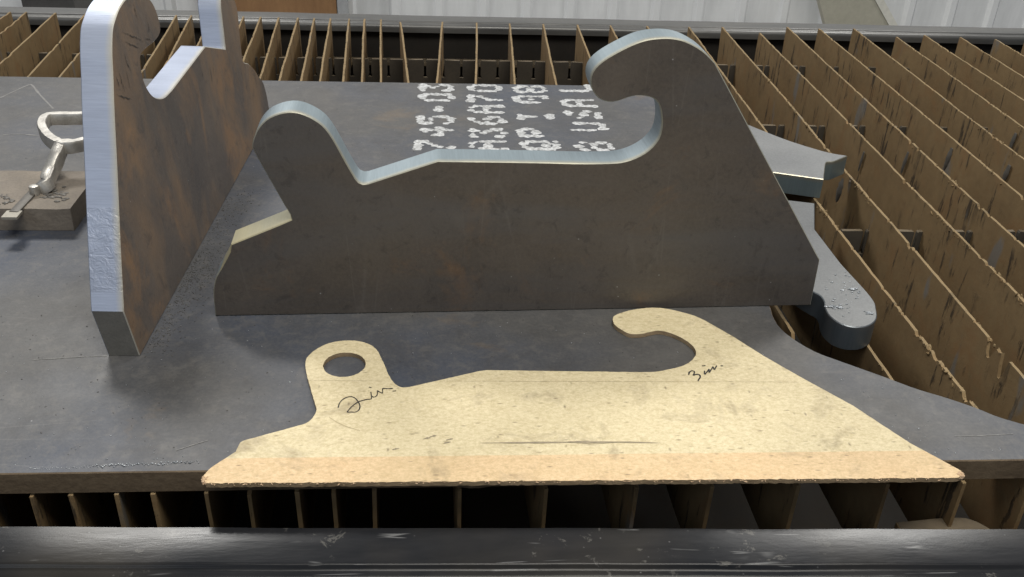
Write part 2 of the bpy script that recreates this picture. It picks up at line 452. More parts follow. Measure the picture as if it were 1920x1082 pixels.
M['worn'] = simple('worn_dull_steel', (0.26, 0.24, 0.20), (0.36, 0.34, 0.29), 45, 0.5, 0.4)
M['slot'] = simple('dark_groove_steel', (0.10, 0.092, 0.082), (0.16, 0.15, 0.135), 30, 0.55, 0.4)
M['ink'] = simple('black_marker', (0.018, 0.017, 0.016), (0.04, 0.036, 0.03), 80, 0.7, 0, 0.05)
M['pencil'] = simple('pencil_grey', (0.34, 0.28, 0.17), (0.52, 0.43, 0.27), 60, 0.8, 0, 0.05)
M['smear'] = simple('dark_scuff', (0.20, 0.17, 0.12), (0.36, 0.30, 0.20), 120, 0.85, 0, 0.05)
def paint():
    t = NT('white_stencil_paint'); v = t.coord()
    n = t.noise(v, 130, 3, 0.7)
    return t.out(t.mix(t.ramp(t.math('ADD', t.math('MULTIPLY', n, 0.6), t.math('MULTIPLY', t.noise(v, 34, 4, 0.7), 0.4)), [(0.36, 0.0), (0.62, 1.0)]), (0.15, 0.15, 0.148), (0.56, 0.57, 0.58)), 0.6, 0.0, t.bump(n, 0.2, 0.0005))
M['paint'] = paint()
M['soot'] = simple('soot_scribble', (0.035, 0.03, 0.027), (0.07, 0.058, 0.048), 90, 0.85, 0, 0.05)
M['chalk'] = simple('chalk_scribe', (0.17, 0.165, 0.16), (0.27, 0.265, 0.26), 90, 0.9, 0, 0.05)
M['grit'] = simple('slag_grit', (0.03, 0.029, 0.028), (0.13, 0.125, 0.12), 60, 0.6, 0.3)
M['spatter'] = simple('bright_spatter', (0.26, 0.28, 0.30), (0.46, 0.48, 0.50), 60, 0.3, 0.7)
M['chip'] = simple('torn_board_fibre', (0.40, 0.27, 0.16), (0.66, 0.48, 0.32), 120, 0.9, 0, 0.5)

# ------------------------------------------------------------------ setting
PLATE_T = 0.0285
ZS = -PLATE_T                      # top of the slats
FLOOR_Z = -0.90
bm = bmesh.new(); box(bm, (-5, -2.5, FLOOR_Z - 0.1), (5, 5.0, FLOOR_Z))
tag(finish(bm, 'floor', M['floor'], origin=(0, 1, FLOOR_Z)), kind='structure')

WALL_Y = 4.65
bm = bmesh.new(); box(bm, (-4.6, WALL_Y, FLOOR_Z + 0.001), (4.8, WALL_Y + 0.1, 2.6))
wall = tag(finish(bm, 'wall', M['wall'], origin=(0, WALL_Y, FLOOR_Z)), kind='structure')
rib_bm = bmesh.new()
pr = [(-0.030, 0), (-0.014, -0.020), (0.014, -0.020), (0.030, 0)]
va = [rib_bm.verts.new((x, y + 0.001, 0)) for x, y in pr]; vb = [rib_bm.verts.new((x, y + 0.001, 3.49)) for x, y in pr]
for k in range(3): rib_bm.faces.new((va[k], va[k + 1], vb[k + 1], vb[k]))
rib_bm.faces.new(va); rib_bm.faces.new(vb[::-1])
bmesh.ops.recalc_face_normals(rib_bm, faces=rib_bm.faces[:])
rib_me = bpy.data.meshes.new('rib'); rib_bm.to_mesh(rib_me); rib_bm.free(); rib_me.materials.append(M['wall'])
rx0 = onplane((1149.6, 20), (0, WALL_Y, 0), np.array([0, 1., 0]))[0]
for k in range(-23, 19):
    r = bpy.data.objects.new('rib', rib_me); COL.objects.link(r); r.parent = wall
    r.location = (rx0 + k * 0.2115, 0, 0.001)
rib_me2 = rib_me

# ------------------------------------------------------------------ cutting table
table = tag(empty('cutting_table', (0.2, 1.65, FLOOR_Z)), 'black plasma cutting table with rusty dusty slats standing on edge', 'cutting table')

def rail_line(p0, p1, z):
    return onz(p0, z), onz(p1, z)
# front rail: scuffed channel, its back top edge at the first pixels
def rail(p0, p1, z, width, name, depth=0.10, mat='rail'):
    a, b = onz(p0, z), onz(p1, z)
    d = (b - a) / np.linalg.norm(b - a)
    n = np.array([d[1], -d[0], 0])          # towards the camera side
    if (n @ np.array([0, -1, 0])) < 0: n = -n
    a, b = a - d * 1.6, b + d * 1.6
    bm = bmesh.new()
    prof = [(0, 0), (width - 0.020, 0)]
    for k in range(1, 4):
        an = math.pi / 2 * k / 4
        prof.append((width - 0.020 + 0.004 * math.sin(an), -0.004 + 0.004 * math.cos(an)))
    prof.append((width - 0.0145, -0.0045))
    r = 0.012
    for k in range(7):
        an = math.pi / 2 * k / 6
        prof.append((width - r + r * math.sin(an), -0.005 - r + r * math.cos(an)))
    prof += [(width, -depth), (0, -depth)]
    rings = []
    N = 120
    for i in range(N + 1):
        P = a + (b - a) * i / N
        w = 0.0012 * mnoise.noise(Vector((i * 0.35, z * 9, width)))
        rings.append([bm.verts.new(Vector(P + n * q[0] + np.array([0, 0, q[1] + w]))) for q in prof])
    for A, B in zip(rings, rings[1:]):
        for k in range(len(prof)):
            bm.faces.new((A[k], A[(k + 1) % len(prof)], B[(k + 1) % len(prof)], B[k]))
    bm.faces.new(rings[0]); bm.faces.new(rings[-1][::-1])
    bevel = [e for e in bm.edges if False]
    return finish(bm, name, M[mat], table, tuple((a + b) / 2), smooth=40)
rail((0, 988), (1920, 993), -0.030, 0.066, 'front_rail')
br = rail((0, 12), (1920, 53), -0.050, 0.075, 'back_rail', 0.028, 'back_rail')
bm = bmesh.new(); box(bm, (-2.2, 2.685, -0.62), (2.6, 2.700, -0.080))
finish(bm, 'inner_panel', M['dark'], table, (0, 2.69, -0.3))
bm = bmesh.new(); box(bm, (-2.2, 0.68, -0.62), (2.6, 0.70, -0.135))
finish(bm, 'inner_panel', M['dark'], table, (0, 0.68, -0.3))
bm = bmesh.new(); box(bm, (-2.2, 0.66, -0.64), (2.6, 2.72, -0.622))
finish(bm, 'pan', M['dark'], table, (0, 1.6, -0.63))
for x in (-2.2, 2.58):
    bm = bmesh.new(); box(bm, (x, 0.70, -0.62), (x + 0.02, 2.685, -0.085))
    finish(bm, 'end_panel', M['dark'], table, (x, 1.6, -0.3))
for x in (-2.1, 2.5):
    for y in (0.75, 2.58):
        bm = bmesh.new(); box(bm, (x - 0.04, y - 0.04, FLOOR_Z), (x + 0.04, y + 0.04, -0.64))
        finish(bm, 'leg', M['rail'], table, (x, y, FLOOR_Z))
# ledge under the back rail
bm = bmesh.new(); box(bm, (-2.18, 2.640, -0.165), (2.58, 2.685, -0.157))
finish(bm, 'ledge', M['bar'], table, (0, 2.6, -0.145))

# notched support bars
PITCH = 0.0470
def support_bar(y, ztop, x0=-2.1, x1=2.5, h=0.13):
    bm = bmesh.new()
    th = 0.008
    top = []
    k0 = math.floor((x0 - 0.062) / PITCH)
    x = x0
    pts = [(x0, ztop)]
    k = k0 + 1
    while True:
        xc = 0.062 + 0.0235 + k * PITCH
        if xc > x1 - 0.02: break
        j = random.uniform(-0.001, 0.001)
        w = 0.0032
        pts += [(xc - w - 0.002, ztop + j), (xc - w, ztop - 0.003), (xc - w * 0.9, ztop - 0.038), (xc - 0.006, ztop - 0.046), (xc + 0.006, ztop - 0.046), (xc + w * 0.9, ztop - 0.038), (xc + w, ztop - 0.003), (xc + w + 0.002, ztop + j)]
        k += 1
    pts += [(x1, ztop), (x1, ztop - h), (x0, ztop - h)]
    # build as columns between successive x: use triangle fill
    f = [bm.verts.new((px, y, pz)) for px, pz in pts]
    b = [bm.verts.new((px, y + th, pz)) for px, pz in pts]
    for vs in (f, b):
        es = [bm.edges.new((vs[i], vs[(i + 1) % len(vs)])) for i in range(len(vs))]
        bmesh.ops.triangle_fill(bm, edges=es, use_beauty=False, normal=Vector((0, -1, 0)))
    for i in range(len(pts)):
        j = (i + 1) % len(pts)
        bm.faces.new((f[i], f[j], b[j], b[i]))
    bm.normal_update()
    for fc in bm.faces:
        if abs(fc.normal.z) > 0.7: fc.material_index = 1  # light from above put into colour: paler dusty tops, darker fronts
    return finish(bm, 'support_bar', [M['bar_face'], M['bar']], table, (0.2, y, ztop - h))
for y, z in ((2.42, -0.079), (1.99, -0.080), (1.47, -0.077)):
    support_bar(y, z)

# slats: control points (x, y) of the top edge, from the back rail to the front
SLAT_H, SLAT_T = 0.128, 0.0044
def slat(pts, seed, z0=ZS, notches=(), h=SLAT_H, lean=0.0):
    pts = np.array(pts, float)
    ys = pts[:, 1]
    o = np.argsort(ys); ys = ys[o]; xs = pts[o, 0]
    y0, y1 = ys[0], ys[-1]
    N = max(12, int((y1 - y0) / (0.004 if notches else 0.014)))
    bm = bmesh.new()
    rings = []
    rnd = random.Random(seed)
    for i in range(N + 1):
        y = y0 + (y1 - y0) * i / N
        x = np.interp(y, ys, xs)
        under = -0.30 < x < 0.50 and 0.77 < y < 2.0
        x += 0.0035 * mnoise.noise(Vector((seed * 3.1, y * 2.2, 0))) + 0.0008 * mnoise.noise(Vector((seed, y * 17, 3)))
        dz = -0.0007 + 0.0009 * mnoise.noise(Vector((seed * 1.3, y * 40, 5))) - (0.0022 if rnd.random() < 0.07 else 0)
        for (ny, nw, nd) in notches:
            if abs(y - ny) < nw: dz -= nd * (1 - (abs(y - ny) / nw) ** 4)
        t = SLAT_T / 2 * (1 + 0.25 * mnoise.noise(Vector((seed, y * 55, 9))))
        bulge = 0.004 * mnoise.noise(Vector((seed * 2.3, y * 1.7, 7))) + lean
        prof = [(-t, 0), (t, 0), (t + bulge * 0.5, -h / 2), (t + bulge, -h), (-t + bulge, -h), (-t + bulge * 0.5, -h / 2)]
        rings.append([bm.verts.new((x + px, y, z0 + (min(0, dz) if pz == 0 else pz))) for px, pz in prof])
    for A, B in zip(rings, rings[1:]):
        for k in range(6):
            bm.faces.new((A[k], A[(k + 1) % 6], B[(k + 1) % 6], B[k]))
    bm.faces.new(rings[0]); bm.faces.new(rings[-1][::-1])
    return finish(bm, 'slat', M['slat'], table, (float(xs.mean()), float(ys.mean()), z0), smooth=35)

YB, YF = 2.615, 0.768
back = [(-1.15, -1.11), (-1.11, -1.02), (-1.035, -0.93), (-0.955, -0.83), (-0.893, -0.75), (-0.842, -0.70), (-0.79, -0.63), (-0.722, -0.58),
        (-0.682, -0.53), (-0.630, -0.48), (-0.544, -0.43), (-0.499, -0.389), (-0.450, -0.343), (-0.401, -0.305), (-0.357, -0.252), (-0.314, -0.207),
        (-0.263, -0.159), (-0.221, -0.120), (-0.178, -0.077)]
sl = []
for xb, xf in back:
    sl.append([(xb, YB), (xb + (xf - xb) * 0.30, 2.09), (xf, YF)])
sl.append([(-0.127, 2.60), (-0.084, 2.09), (-0.065, 1.55)])         # a short one, ends under the plate
for xb, xm, xf in ((-0.011, -0.022, 0.015), (0.080, 0.066, 0.107), (0.172, 0.155, 0.206), (0.264, 0.250, 0.288), (0.359, 0.350, 0.386), (0.449, 0.447, 0.486), (0.552, 0.555, 0.575)):
    sl.append([(xb, 2.60), (xm, 2.09), (xf, YF)])
sl.append([(0.666, 2.60), (0.658, 1.826), (0.652, 1.491), (0.654, 0.903), (0.654, YF)])
for x0, x1, ye in ((0.764, 0.748, 2.607), (0.855, 0.852, 2.556), (0.950, 0.941, 2.62), (1.040, 1.048, 2.611), (1.142, 1.139, 2.618), (1.237, 1.230, 2.541), (1.326, 1.329, 2.567), (1.42, 1.42, 2.552), (1.515, 1.51, 2.54), (1.61, 1.61, 2.55)):
    sl.append([(x0, ye), ((x0 + x1) / 2, 1.7), (x1, YF)])
for i, c in enumerate(sl):
    nt = []
    if i == 28: nt = [(1.046, 0.011, 0.022), (1.010, 0.008, 0.034)]
    if abs(c[0][0] - 0.449) < 1e-6: nt = [(1.02, 0.05, 0.035)]
    if c[0][0] > 0.6:
        rn = random.Random(i * 7 + 1)
        nt = list(nt) + [(rn.uniform(0.85, 1.9), rn.uniform(0.003, 0.008), rn.uniform(0.0015, 0.005)) for _ in range(5)]
    slat(c, i + 1.37, notches=nt)

# dross runs stuck on the slat faces
def drip(px, x_face, length, r, seed):
    P = onplane(px, (x_face, 0, 0), np.array([1., 0, 0]))
    bm = bmesh.new()
    rings = []
    rnd = random.Random(seed)
    for i in range(9):
        t = i / 8
        rr = r * (0.35 + 0.65 * math.sin(math.pi * min(1, 0.15 + t * 0.8))) * rnd.uniform(0.85, 1.15)
        rings.append([bm.verts.new((P[0] + 0.45 * rr * math.cos(a) * 1.0, P[1] + rr * math.sin(a) + t * length * 0.12 * rnd.uniform(0.8, 1.2), P[2] - t * length)) for a in [2 * math.pi * k / 8 for k in range(8)]])
    for A, B in zip(rings, rings[1:]):
        for k in range(8): bm.faces.new((A[k], A[(k + 1) % 8], B[(k + 1) % 8], B[k]))
    bm.faces.new(rings[0]); bm.faces.new(rings[-1][::-1])
    o = finish(bm, 'dross_drip', M['slot'], table, tuple(P), smooth=60)
for px, xf, ln, r, sd in (((1583, 335), 0.7535, 0.055, 0.012, 1), ((1620, 285), 0.848, 0.045, 0.004, 2), ((1703, 285), 0.940, 0.05, 0.005, 3), ((1785, 278), 1.04, 0.05, 0.007, 4), ((1893, 310), 1.135, 0.05, 0.007, 5), ((1905, 250), 1.228, 0.05, 0.006, 6)):
    drip(px, xf, ln, r, sd)

# beads of slag along the slat tops in view
bm = bmesh.new()
rs = random.Random(21)
for i, c in enumerate(sl):
    if c[0][0] < 0.5: continue
    ys = sorted((p[1], p[0]) for p in c)
    ctr = [rs.uniform(0.85, 1.5 + 0.9 * rs.random()) for _ in range(7)]
    for k in range(70):
        y = rs.choice(ctr) + rs.gauss(0, 0.03)
        if not 0.80 < y < 2.58: continue
        x = np.interp(y, [q[0] for q in ys], [q[1] for q in ys]) + 0.0035 * mnoise.noise(Vector(((i + 1.37) * 3.1, y * 2.2, 0)))
        r = rs.uniform(0.0008, 0.0024)
        dz = rs.choice((-0.0012, -0.002, -0.004, -0.007)) 
        bmesh.ops.create_icosphere(bm, subdivisions=1, radius=r, matrix=Matrix.Translation((x + rs.choice((-1, -1, 1)) * 0.0022, y, ZS + dz)) @ Matrix.Rotation(rs.uniform(0, 3), 4, 'X') @ Matrix.Diagonal((1, rs.uniform(0.8, 2.6), 0.8, 1)))
tag(finish(bm, 'slag_bead', M['slat'], table, (1.0, 1.6, ZS)), kind='stuff')

# ------------------------------------------------------------------ steel plate
cut = [(1444.7, 576), (1450, 593), (1464, 615), (1492.5, 638), (1529, 659), (1563, 672), (1605, 687), (1661, 707), (1717.5, 728), (1774, 745), (1830, 764), (1872, 781), (1920, 795), (1990, 815)]
pl = [(-1.75, 0.766, 1), (1.02, 0.774, 1), (1.02, 0.815, 1)]
c3 = [onz(p, 0.0) for p in cut][::-1]
pl += [(c[0], c[1], 1 if i == 0 else 0) for i, c in enumerate(c3)]
pl += [(0.448, 1.145, 1), (0.435, 1.40, 1), (0.450, 1.72, 1), (0.470, 2.009, 1), (-1.75, 2.007, 1)]
loop = smooth_path(pl, 0.012)
plate = extrude_outline(loop, lambda x, y: (x, y, 0.0), (0, 0, -PLATE_T + 0.0002), 'steel_plate', [M['plate'], M['plate_side']], None, (0, 1.4, -PLATE_T), bev=0.0012)
tag(plate, 'large flat dark grey steel plate lying on the slats, stencilled in white', 'steel plate')

# white dot-matrix stencil, letters turned a quarter turn
FONT = {'7': "11111 00001 00010 00100 01000 01000 01000", '4': "00010 00110 01010 10010 11111 00010 00010", '5': "11111 10000 11110 00001 00001 10001 01110",
        '-': "00000 00000 00000 01110 00000 00000 00000", '0': "01110 10001 10001 10001 10001 10001 01110", '3': "11111 00010 00100 00010 00001 10001 01110",
        'A': "01110 10001 10001 11111 10001 10001 10001", '6': "00110 01000 10000 11110 10001 10001 01110", 'Q': "01110 10001 10001 10001 10101 10010 01101",
        'P': "11110 10001 10001 11110 10000 00000 00000", 'I': "01110 00100 00100 00100 00100 00100 01110", 'G': "01110 10001 10000 10111 10001 10001 01111",
        '8': "01110 10001 10001 01110 10001 10001 01110", 'U': "10001 10001 10001 10001 10001 10001 01110", 'S': "01111 10000 10000 01110 00001 00001 11110",
        'L': "10000 10000 10000 10000 10000 10000 11111"}
def zp(x, y): return (740 + x / 3.692, 140 + y / 3.692)
cols = [("745-03", [(275, 490), (280, 395), (285, 315), (305, 235), (292, 158), (292, 92)]),
        ("A36A70", [(648, 490), (650, 405), (638, 317), (632, 240), (625, 165), (622, 95)]),
        ("QPIG8", [(1008, 490), (978, 402), (970, 292), (945, 172), (935, 102)]),
        ("8USAL", [(1380, 497), (1335, 362), (1305, 278), (1275, 198), (1250, 95)])]
rnd = random.Random(3)
for txt, cs in cols:
    for ch, c in zip(txt, cs):
        bm = bmesh.new()
        W = onz(zp(*c), 0.0)
        rows = FONT[ch].split()
        hx = 0.060; wy = 0.036
        dots = {}
        for r, row in enumerate(rows):
            for q, bit in enumerate(row):
                if bit == '1':
                    dots[(r, q)] = (W[0] + (r / 6 - 0.5) * hx + rnd.uniform(-1, 1) * 0.0012, W[1] + (q / 4 - 0.5) * wy + rnd.uniform(-1, 1) * 0.0012)
        def blob(x, y, rx, ry, ang):
            vs = []
            for k in range(9):
                a = 2 * math.pi * k / 9; rr = rnd.uniform(0.75, 1.2)
                u, w = rx * rr * math.cos(a), ry * rr * math.sin(a)
                vs.append(bm.verts.new((x + u * math.cos(ang) - w * math.sin(ang), y + u * math.sin(ang) + w * math.cos(ang), 0.0003 + len(bm.faces) * 0.000004)))
            bm.faces.new(vs)
        for (r, q), (x, y) in dots.items():
            if rnd.random() < 0.10: continue
            s = rnd.uniform(0.6, 1.2)
            blob(x, y, 0.0096 * s, 0.0080 * s, rnd.uniform(-0.5, 0.5))
            for dr, dq in ((1, 0), (0, 1), (1, 1), (1, -1)):
                if (r + dr, q + dq) in dots and rnd.random() < (0.60 if dr * dq == 0 else 0.45):
                    x2, y2 = dots[(r + dr, q + dq)]
                    blob((x + x2) / 2, (y + y2) / 2, 0.0070, 0.0034, math.atan2(y2 - y, x2 - x))
        finish(bm, 'stencil_character', M['paint'], plate, (W[0], W[1], 0.0006))

# thin ribbon drawn on a flat face at height z along pixels
def ribbon(bm, pxs, z, w, zoff=0.0004, wobble=0.0, taper=False):
    pts = [onz(p, z) for p in pxs]
    fine = []
    for i in range(len(pts) - 1):
        p0 = pts[max(0, i - 1)]; p1 = pts[i]; p2 = pts[i + 1]; p3 = pts[min(len(pts) - 1, i + 2)]
        for t in np.linspace(0, 1, 6, endpoint=False):
            fine.append(0.5 * ((2 * p1) + (-p0 + p2) * t + (2 * p0 - 5 * p1 + 4 * p2 - p3) * t * t + (-p0 + 3 * p1 - 3 * p2 + p3) * t ** 3))
    fine.append(pts[-1])
    prev = None
    n = len(fine)
    for i, p in enumerate(fine):
        a = fine[max(0, i - 1)]; b = fine[min(n - 1, i + 1)]
        d = b - a; L = np.linalg.norm(d[:2]) or 1
        s = np.array([-d[1], d[0], 0]) / L
        ww = w * (1 + wobble * random.uniform(-1, 1))
        if taper: ww *= max(0.08, math.sin(math.pi * (0.02 + 0.96 * i / (n - 1))))
        q = (bm.verts.new((p[0] + s[0] * ww, p[1] + s[1] * ww, z + zoff)), bm.verts.new((p[0] - s[0] * ww, p[1] - s[1] * ww, z + zoff)))
        if prev: bm.faces.new((prev[0], prev[1], q[1], q[0]))
        prev = q
def mark(name, mat, parent, z, strokes):
    bm = bmesh.new()
    for st in strokes: ribbon(bm, st[0], z, *st[1:])
    bm.normal_update()
    c = sum((v.co for v in bm.verts), Vector()) / len(bm.verts)
    for f in bm.faces:
        if f.normal.z < 0: f.normal_flip()
    for v in bm.verts: v.co -= c
    me = bpy.data.meshes.new(name); bm.to_mesh(me); bm.free()
    return link(name, me, mat, parent, tuple(c))
for st in (([(0, 184), (25, 172), (50, 161), (60, 160), (75, 178), (100, 204)], 0.0018, 0.0004, 0.4), ([(5, 253), (40, 252), (74, 255)], 0.0012, 0.0004, 0.6), ([(60, 675), (110, 672), (160, 669), (200, 668)], 0.0006, 0.0004, 0.6),
           ([(330, 845), (370, 832), (390, 826)], 0.0005, 0.0004, 0.5), ([(1790, 818), (1840, 817), (1900, 814)], 0.0005, 0.0004, 0.5)):
    mark('scribe_mark', M['chalk'], plate, 0.0, [st])
# weld-like scrape along the front edge of the plate
bm = bmesh.new()
for i in range(120):
    u = i / 119
    px = (55 + u * 320, 880 - u * 14 + random.uniform(-2.5, 2.5) - (10 if random.random() < .06 else 0))
    W = onz(px, 0)
    r = random.uniform(0.0004, 0.0011) * (1.3 if 180 < px[0] < 360 else 0.7)
    bmesh.ops.create_icosphere(bm, subdivisions=1, radius=r, matrix=Matrix.Translation((W[0], W[1], r * 0.3)))
tag(finish(bm, 'spatter_bead', M['spatter'], plate, (-0.35, 0.79, 0)), kind='stuff')

# ------------------------------------------------------------------ standing bracket in the middle
BT = 0.0395
B0 = onz((404, 593), 0.0); B1 = onz((1520, 573), 0.0)
bd = (B1 - B0) / np.linalg.norm(B1 - B0); bn = np.array([-bd[1], bd[0], 0])
brk_px = [(404, 593, 1), (400, 550, 0), (404.4, 522, 0), (412.5, 507.6, 0), (431, 473, 1), (433, 459, 1), (541, 415, 0), (544.5, 409, 0), (543, 401, 0), (534.5, 387.7, 1), (477.6, 287, 0), (473, 272, 0),
          (477, 256, 0), (485.7, 239, 0), (502, 223, 0), (526, 213, 0), (550.8, 210.4, 0), (575, 217, 0), (599.5, 231, 0), (615.8, 248, 0), (632, 274, 0), (650, 307, 0), (664.6, 332, 0), (670, 340, 0), (678, 345.5, 0), (690, 344.8, 1), (821, 302.5, 1),
          (900, 303.5, 0), (1000, 305, 0), (1090, 307, 0), (1149.7, 306, 0), (1176.5, 302, 0), (1203, 291, 0), (1222, 277, 0), (1235.5, 259, 0), (1240.5, 240, 0), (1241, 222, 0), (1238, 203, 0), (1231, 189.5, 0), (1216, 182, 0), (1194, 180, 0), (1177, 184, 0),
          (1158, 190.5, 0), (1141, 192, 0), (1124.6, 186.5, 0), (1113.5, 175, 0), (1108, 161, 0), (1107.5, 146, 0), (1112.5, 133, 0), (1122, 122, 0), (1138.5, 109.5, 0), (1166, 94, 0), (1194, 81, 0), (1219, 74, 0), (1246.7, 71.6, 0), (1269, 73.5, 0), (1288, 79, 0),
          (1310.5, 91, 0), (1327, 104, 0), (1341, 119, 1), (1537, 488, 1), (1520, 573, 1)]
bp = []
for x, y, s in brk_px:
    w = onplane((x, y), B0, bn)
    bp.append(((w - B0) @ bd, max(0.0, w[2]), s))
bp[0] = (bp[0][0], 0.0, 1); bp[-1] = (bp[-1][0], 0.0, 1)
_q = np.array([p[:2] for p in bp]); _ql = np.concatenate([[0], np.cumsum(np.linalg.norm(np.diff(_q, axis=0), axis=1))])
M['cut'] = cut_edge('bright_cut_edge', (0.225, 0.275, 0.305), (0.36, 0.325, 0.23), metal=0.45, r0=0.45, r1=0.62, tint_run=(float(_ql[3]), float(_ql[8])))
loop = smooth_path(bp, 0.006)
bc = B0 + bd * 0.4
brk = extrude_outline(loop, lambda s, z: tuple(B0 + bd * s + np.array([0, 0, z + 0.0004])), tuple(bn * BT), 'hook_bracket', [M['brk'], M['cut']], None, (bc[0], bc[1], 0), bev=0.0012)
tag(brk, 'dark steel hook bracket standing upright on the plate behind the tan board', 'bracket', 'upright steel hook brackets')

# ------------------------------------------------------------------ leaning bracket at the left
LX, LY, LYAW, LTILT, LSC = -0.3716, 0.9769, 0.0367, 0.0992, 1.0138
e1 = np.array([math.sin(LYAW), math.cos(LYAW), 0])
e2 = np.array([-math.sin(LTILT) * math.cos(LYAW), math.sin(LTILT) * math.sin(LYAW), math.cos(LTILT)])
en = np.cross(e1, e2); L0 = np.array([LX, LY, 0])
def lpix(x, y, s):
    w = onplane((x, y), L0, en) - L0
    return (w @ e1, max(0.0, w @ e2), s)
def lz(x, y, s): return lpix(130 + x / 4.8, y / 4.8, s)
def lmod(s_, z_, s): return ((0.8034 - s_) * LSC, z_ * LSC, s)
lp = [lpix(263, 669, 1), lpix(232, 585, 1), lpix(226, 470, 0), lpix(219.5, 320, 0), lpix(214, 208, 0), lpix(212, 146, 0), lpix(210, 100, 0), (0.187, 0.346, 0)]
lp += [(0.205, 0.3555, 0), (0.225, 0.3625, 0), (0.250, 0.3665, 0), (0.275, 0.3665, 0), (0.300, 0.362, 0), (0.322, 0.354, 0), (0.338, 0.343, 0)]
lp += [lz(775, 80, 0), lz(808, 180, 0), lz(822, 250, 0), lz(815, 310, 0), lz(780, 365, 0), lz(700, 432, 0), lz(655, 480, 0), lz(640, 530, 0), lz(645, 600, 0), lz(660, 690, 0), lz(685, 765, 0), lz(720, 828, 0), lz(762, 872, 0), lz(810, 888, 0), lz(860, 874, 0), lz(920, 815, 1),
       lz(1222, 420, 1), lz(1395, 443, 0), lz(1405, 438, 0), lz(1402, 400, 0), lz(1393, 320, 0), lz(1380, 200, 0), lz(1366, 80, 0), lz(1362, 5, 0)]
lp += [lmod(0.150, 0.270, 0), lmod(0.135, 0.279, 0), lmod(0.118, 0.281, 0), lmod(0.100, 0.275, 0), lmod(0.088, 0.264, 0), lmod(0.082, 0.248, 0)]
lp += [lz(1500, 40, 0), lz(1517, 120, 0), lz(1530, 270, 0), lz(1545, 420, 0), lz(1562, 545, 0), lz(1580, 567, 0), lz(1615, 578, 0), lz(1665, 625, 0), lz(1705, 690, 1), lz(1745, 745, 0), lz(1775, 850, 0), lz(1790, 930, 0), (0.8034 * LSC, 0.0, 1)]
lp[0] = (lp[0][0], 0.0, 1)
loop = smooth_path(lp, 0.006)
hor = -np.array([math.cos(LYAW), -math.sin(LYAW), 0])
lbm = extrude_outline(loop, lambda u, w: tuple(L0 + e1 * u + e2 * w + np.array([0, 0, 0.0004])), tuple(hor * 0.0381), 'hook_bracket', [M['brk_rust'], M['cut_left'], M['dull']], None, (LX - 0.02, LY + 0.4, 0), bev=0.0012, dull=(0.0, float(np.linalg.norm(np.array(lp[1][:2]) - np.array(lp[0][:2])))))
tag(lbm, 'rust streaked steel hook bracket on edge beside the handled block, bright cut end', 'bracket', 'upright steel hook brackets')

# dark scribbles rubbed on the rusty face, drawn just off its surface
def face_mark(strokes, w):
    bm = bmesh.new()
    for st in strokes:
        pts = [onplane((130 + x / 4.8, y / 4.8), L0, en) for x, y in st]
        fine = [pts[k] + (pts[k + 1] - pts[k]) * t for k in range(len(pts) - 1) for t in np.linspace(0, 1, 7, endpoint=False)] + [pts[-1]]
        prev = None
        for k, p in enumerate(fine):
            d = fine[min(len(fine) - 1, k + 1)] - fine[max(0, k - 1)]
            sd = np.cross(d, en); sd /= np.linalg.norm(sd)
            ww = w * random.uniform(0.15, 1.0) * max(0.1, math.sin(math.pi * (0.03 + 0.94 * k / (len(fine) - 1))))
            c = p + np.array([0.0006, 0, 0.0004]) + np.array([0, 1, 1]) * random.uniform(-0.0006, 0.0006)
            q = (bm.verts.new(Vector(c + sd * ww)), bm.verts.new(Vector(c - sd * ww)))
            if prev: bm.faces.new((prev[0], prev[1], q[1], q[0]))
            prev = q
    c = sum((v.co for v in bm.verts), Vector()) / len(bm.verts)
    finish(bm, 'scribble_mark', M['soot'], lbm, tuple(c))
for st in ([(470, 290), (540, 320), (600, 340), (660, 375)], [(500, 380), (560, 410), (640, 440)], [(490, 480), (520, 580), (560, 660)], [(440, 640), (470, 740), (495, 830)], [(510, 640), (530, 730), (545, 800)], [(570, 30), (590, 100), (610, 180)], [(700, 200), (715, 260), (712, 290)],
           [(1255, 570), (1275, 680), (1290, 780)], [(1290, 600), (1300, 680)], [(1190, 640), (1205, 720)], [(420, 850), (500, 880), (560, 900)], [(680, 355), (712, 352), (735, 362)], [(420, 690), (450, 790)]):
    face_mark([st], 0.0011)
# ------------------------------------------------------------------ board template
MT = 0.0062
m_px = [(386, 906, 1), (379, 895, 1), (395, 877.7, 0), (420, 861, 0), (442, 847, 1), (446, 838, 0), (451.5, 829, 0), (462, 824.5, 1), (560, 798, 1), (575, 793, 0), (588, 781, 0), (593.5, 768, 0), (590, 755, 0), (584.6, 736, 0), (576, 706, 0), (572.5, 685, 0), (576, 670, 0), (593, 655, 0), (613, 645, 0), (636, 639.5, 0), (659.5, 638.5, 0), (679.4, 641, 0), (697.7, 648.5, 0), (709, 660, 0), (719, 680, 0), (729, 703, 0), (739, 718, 0), (752.6, 726, 0), (768, 725.5, 1),
        (900, 695.5, 1), (912, 694, 1), (1100, 696.5, 0), (1194, 697.5, 0), (1229, 697, 0), (1256, 692, 0), (1277, 687, 0), (1291.7, 680, 0), (1302, 670, 0), (1305, 660, 0), (1300, 649.6, 0), (1287.5, 639, 0), (1273, 631, 0), (1254, 623.5, 0), (1235.4, 620, 0), (1223, 621.5, 0), (1208, 625, 0), (1191.7, 626.7, 0), (1179, 625.6, 0), (1166.7, 619, 0), (1155, 611, 0), (1150, 604, 0), (1149, 597.5, 0), (1154, 591, 0), (1177, 583, 0), (1202, 578.5, 0), (1229, 577, 0), (1250, 579, 0), (1277, 585, 0), (1304, 593, 0), (1329, 605, 0), (1371, 629, 1),
        (1433, 668, 1), (1496, 704, 1), (1600, 761, 1), (1706.7, 831, 1), (1773, 866.7, 1), (1803, 883, 1), (1805.5, 893, 1), (1790, 896, 1)]
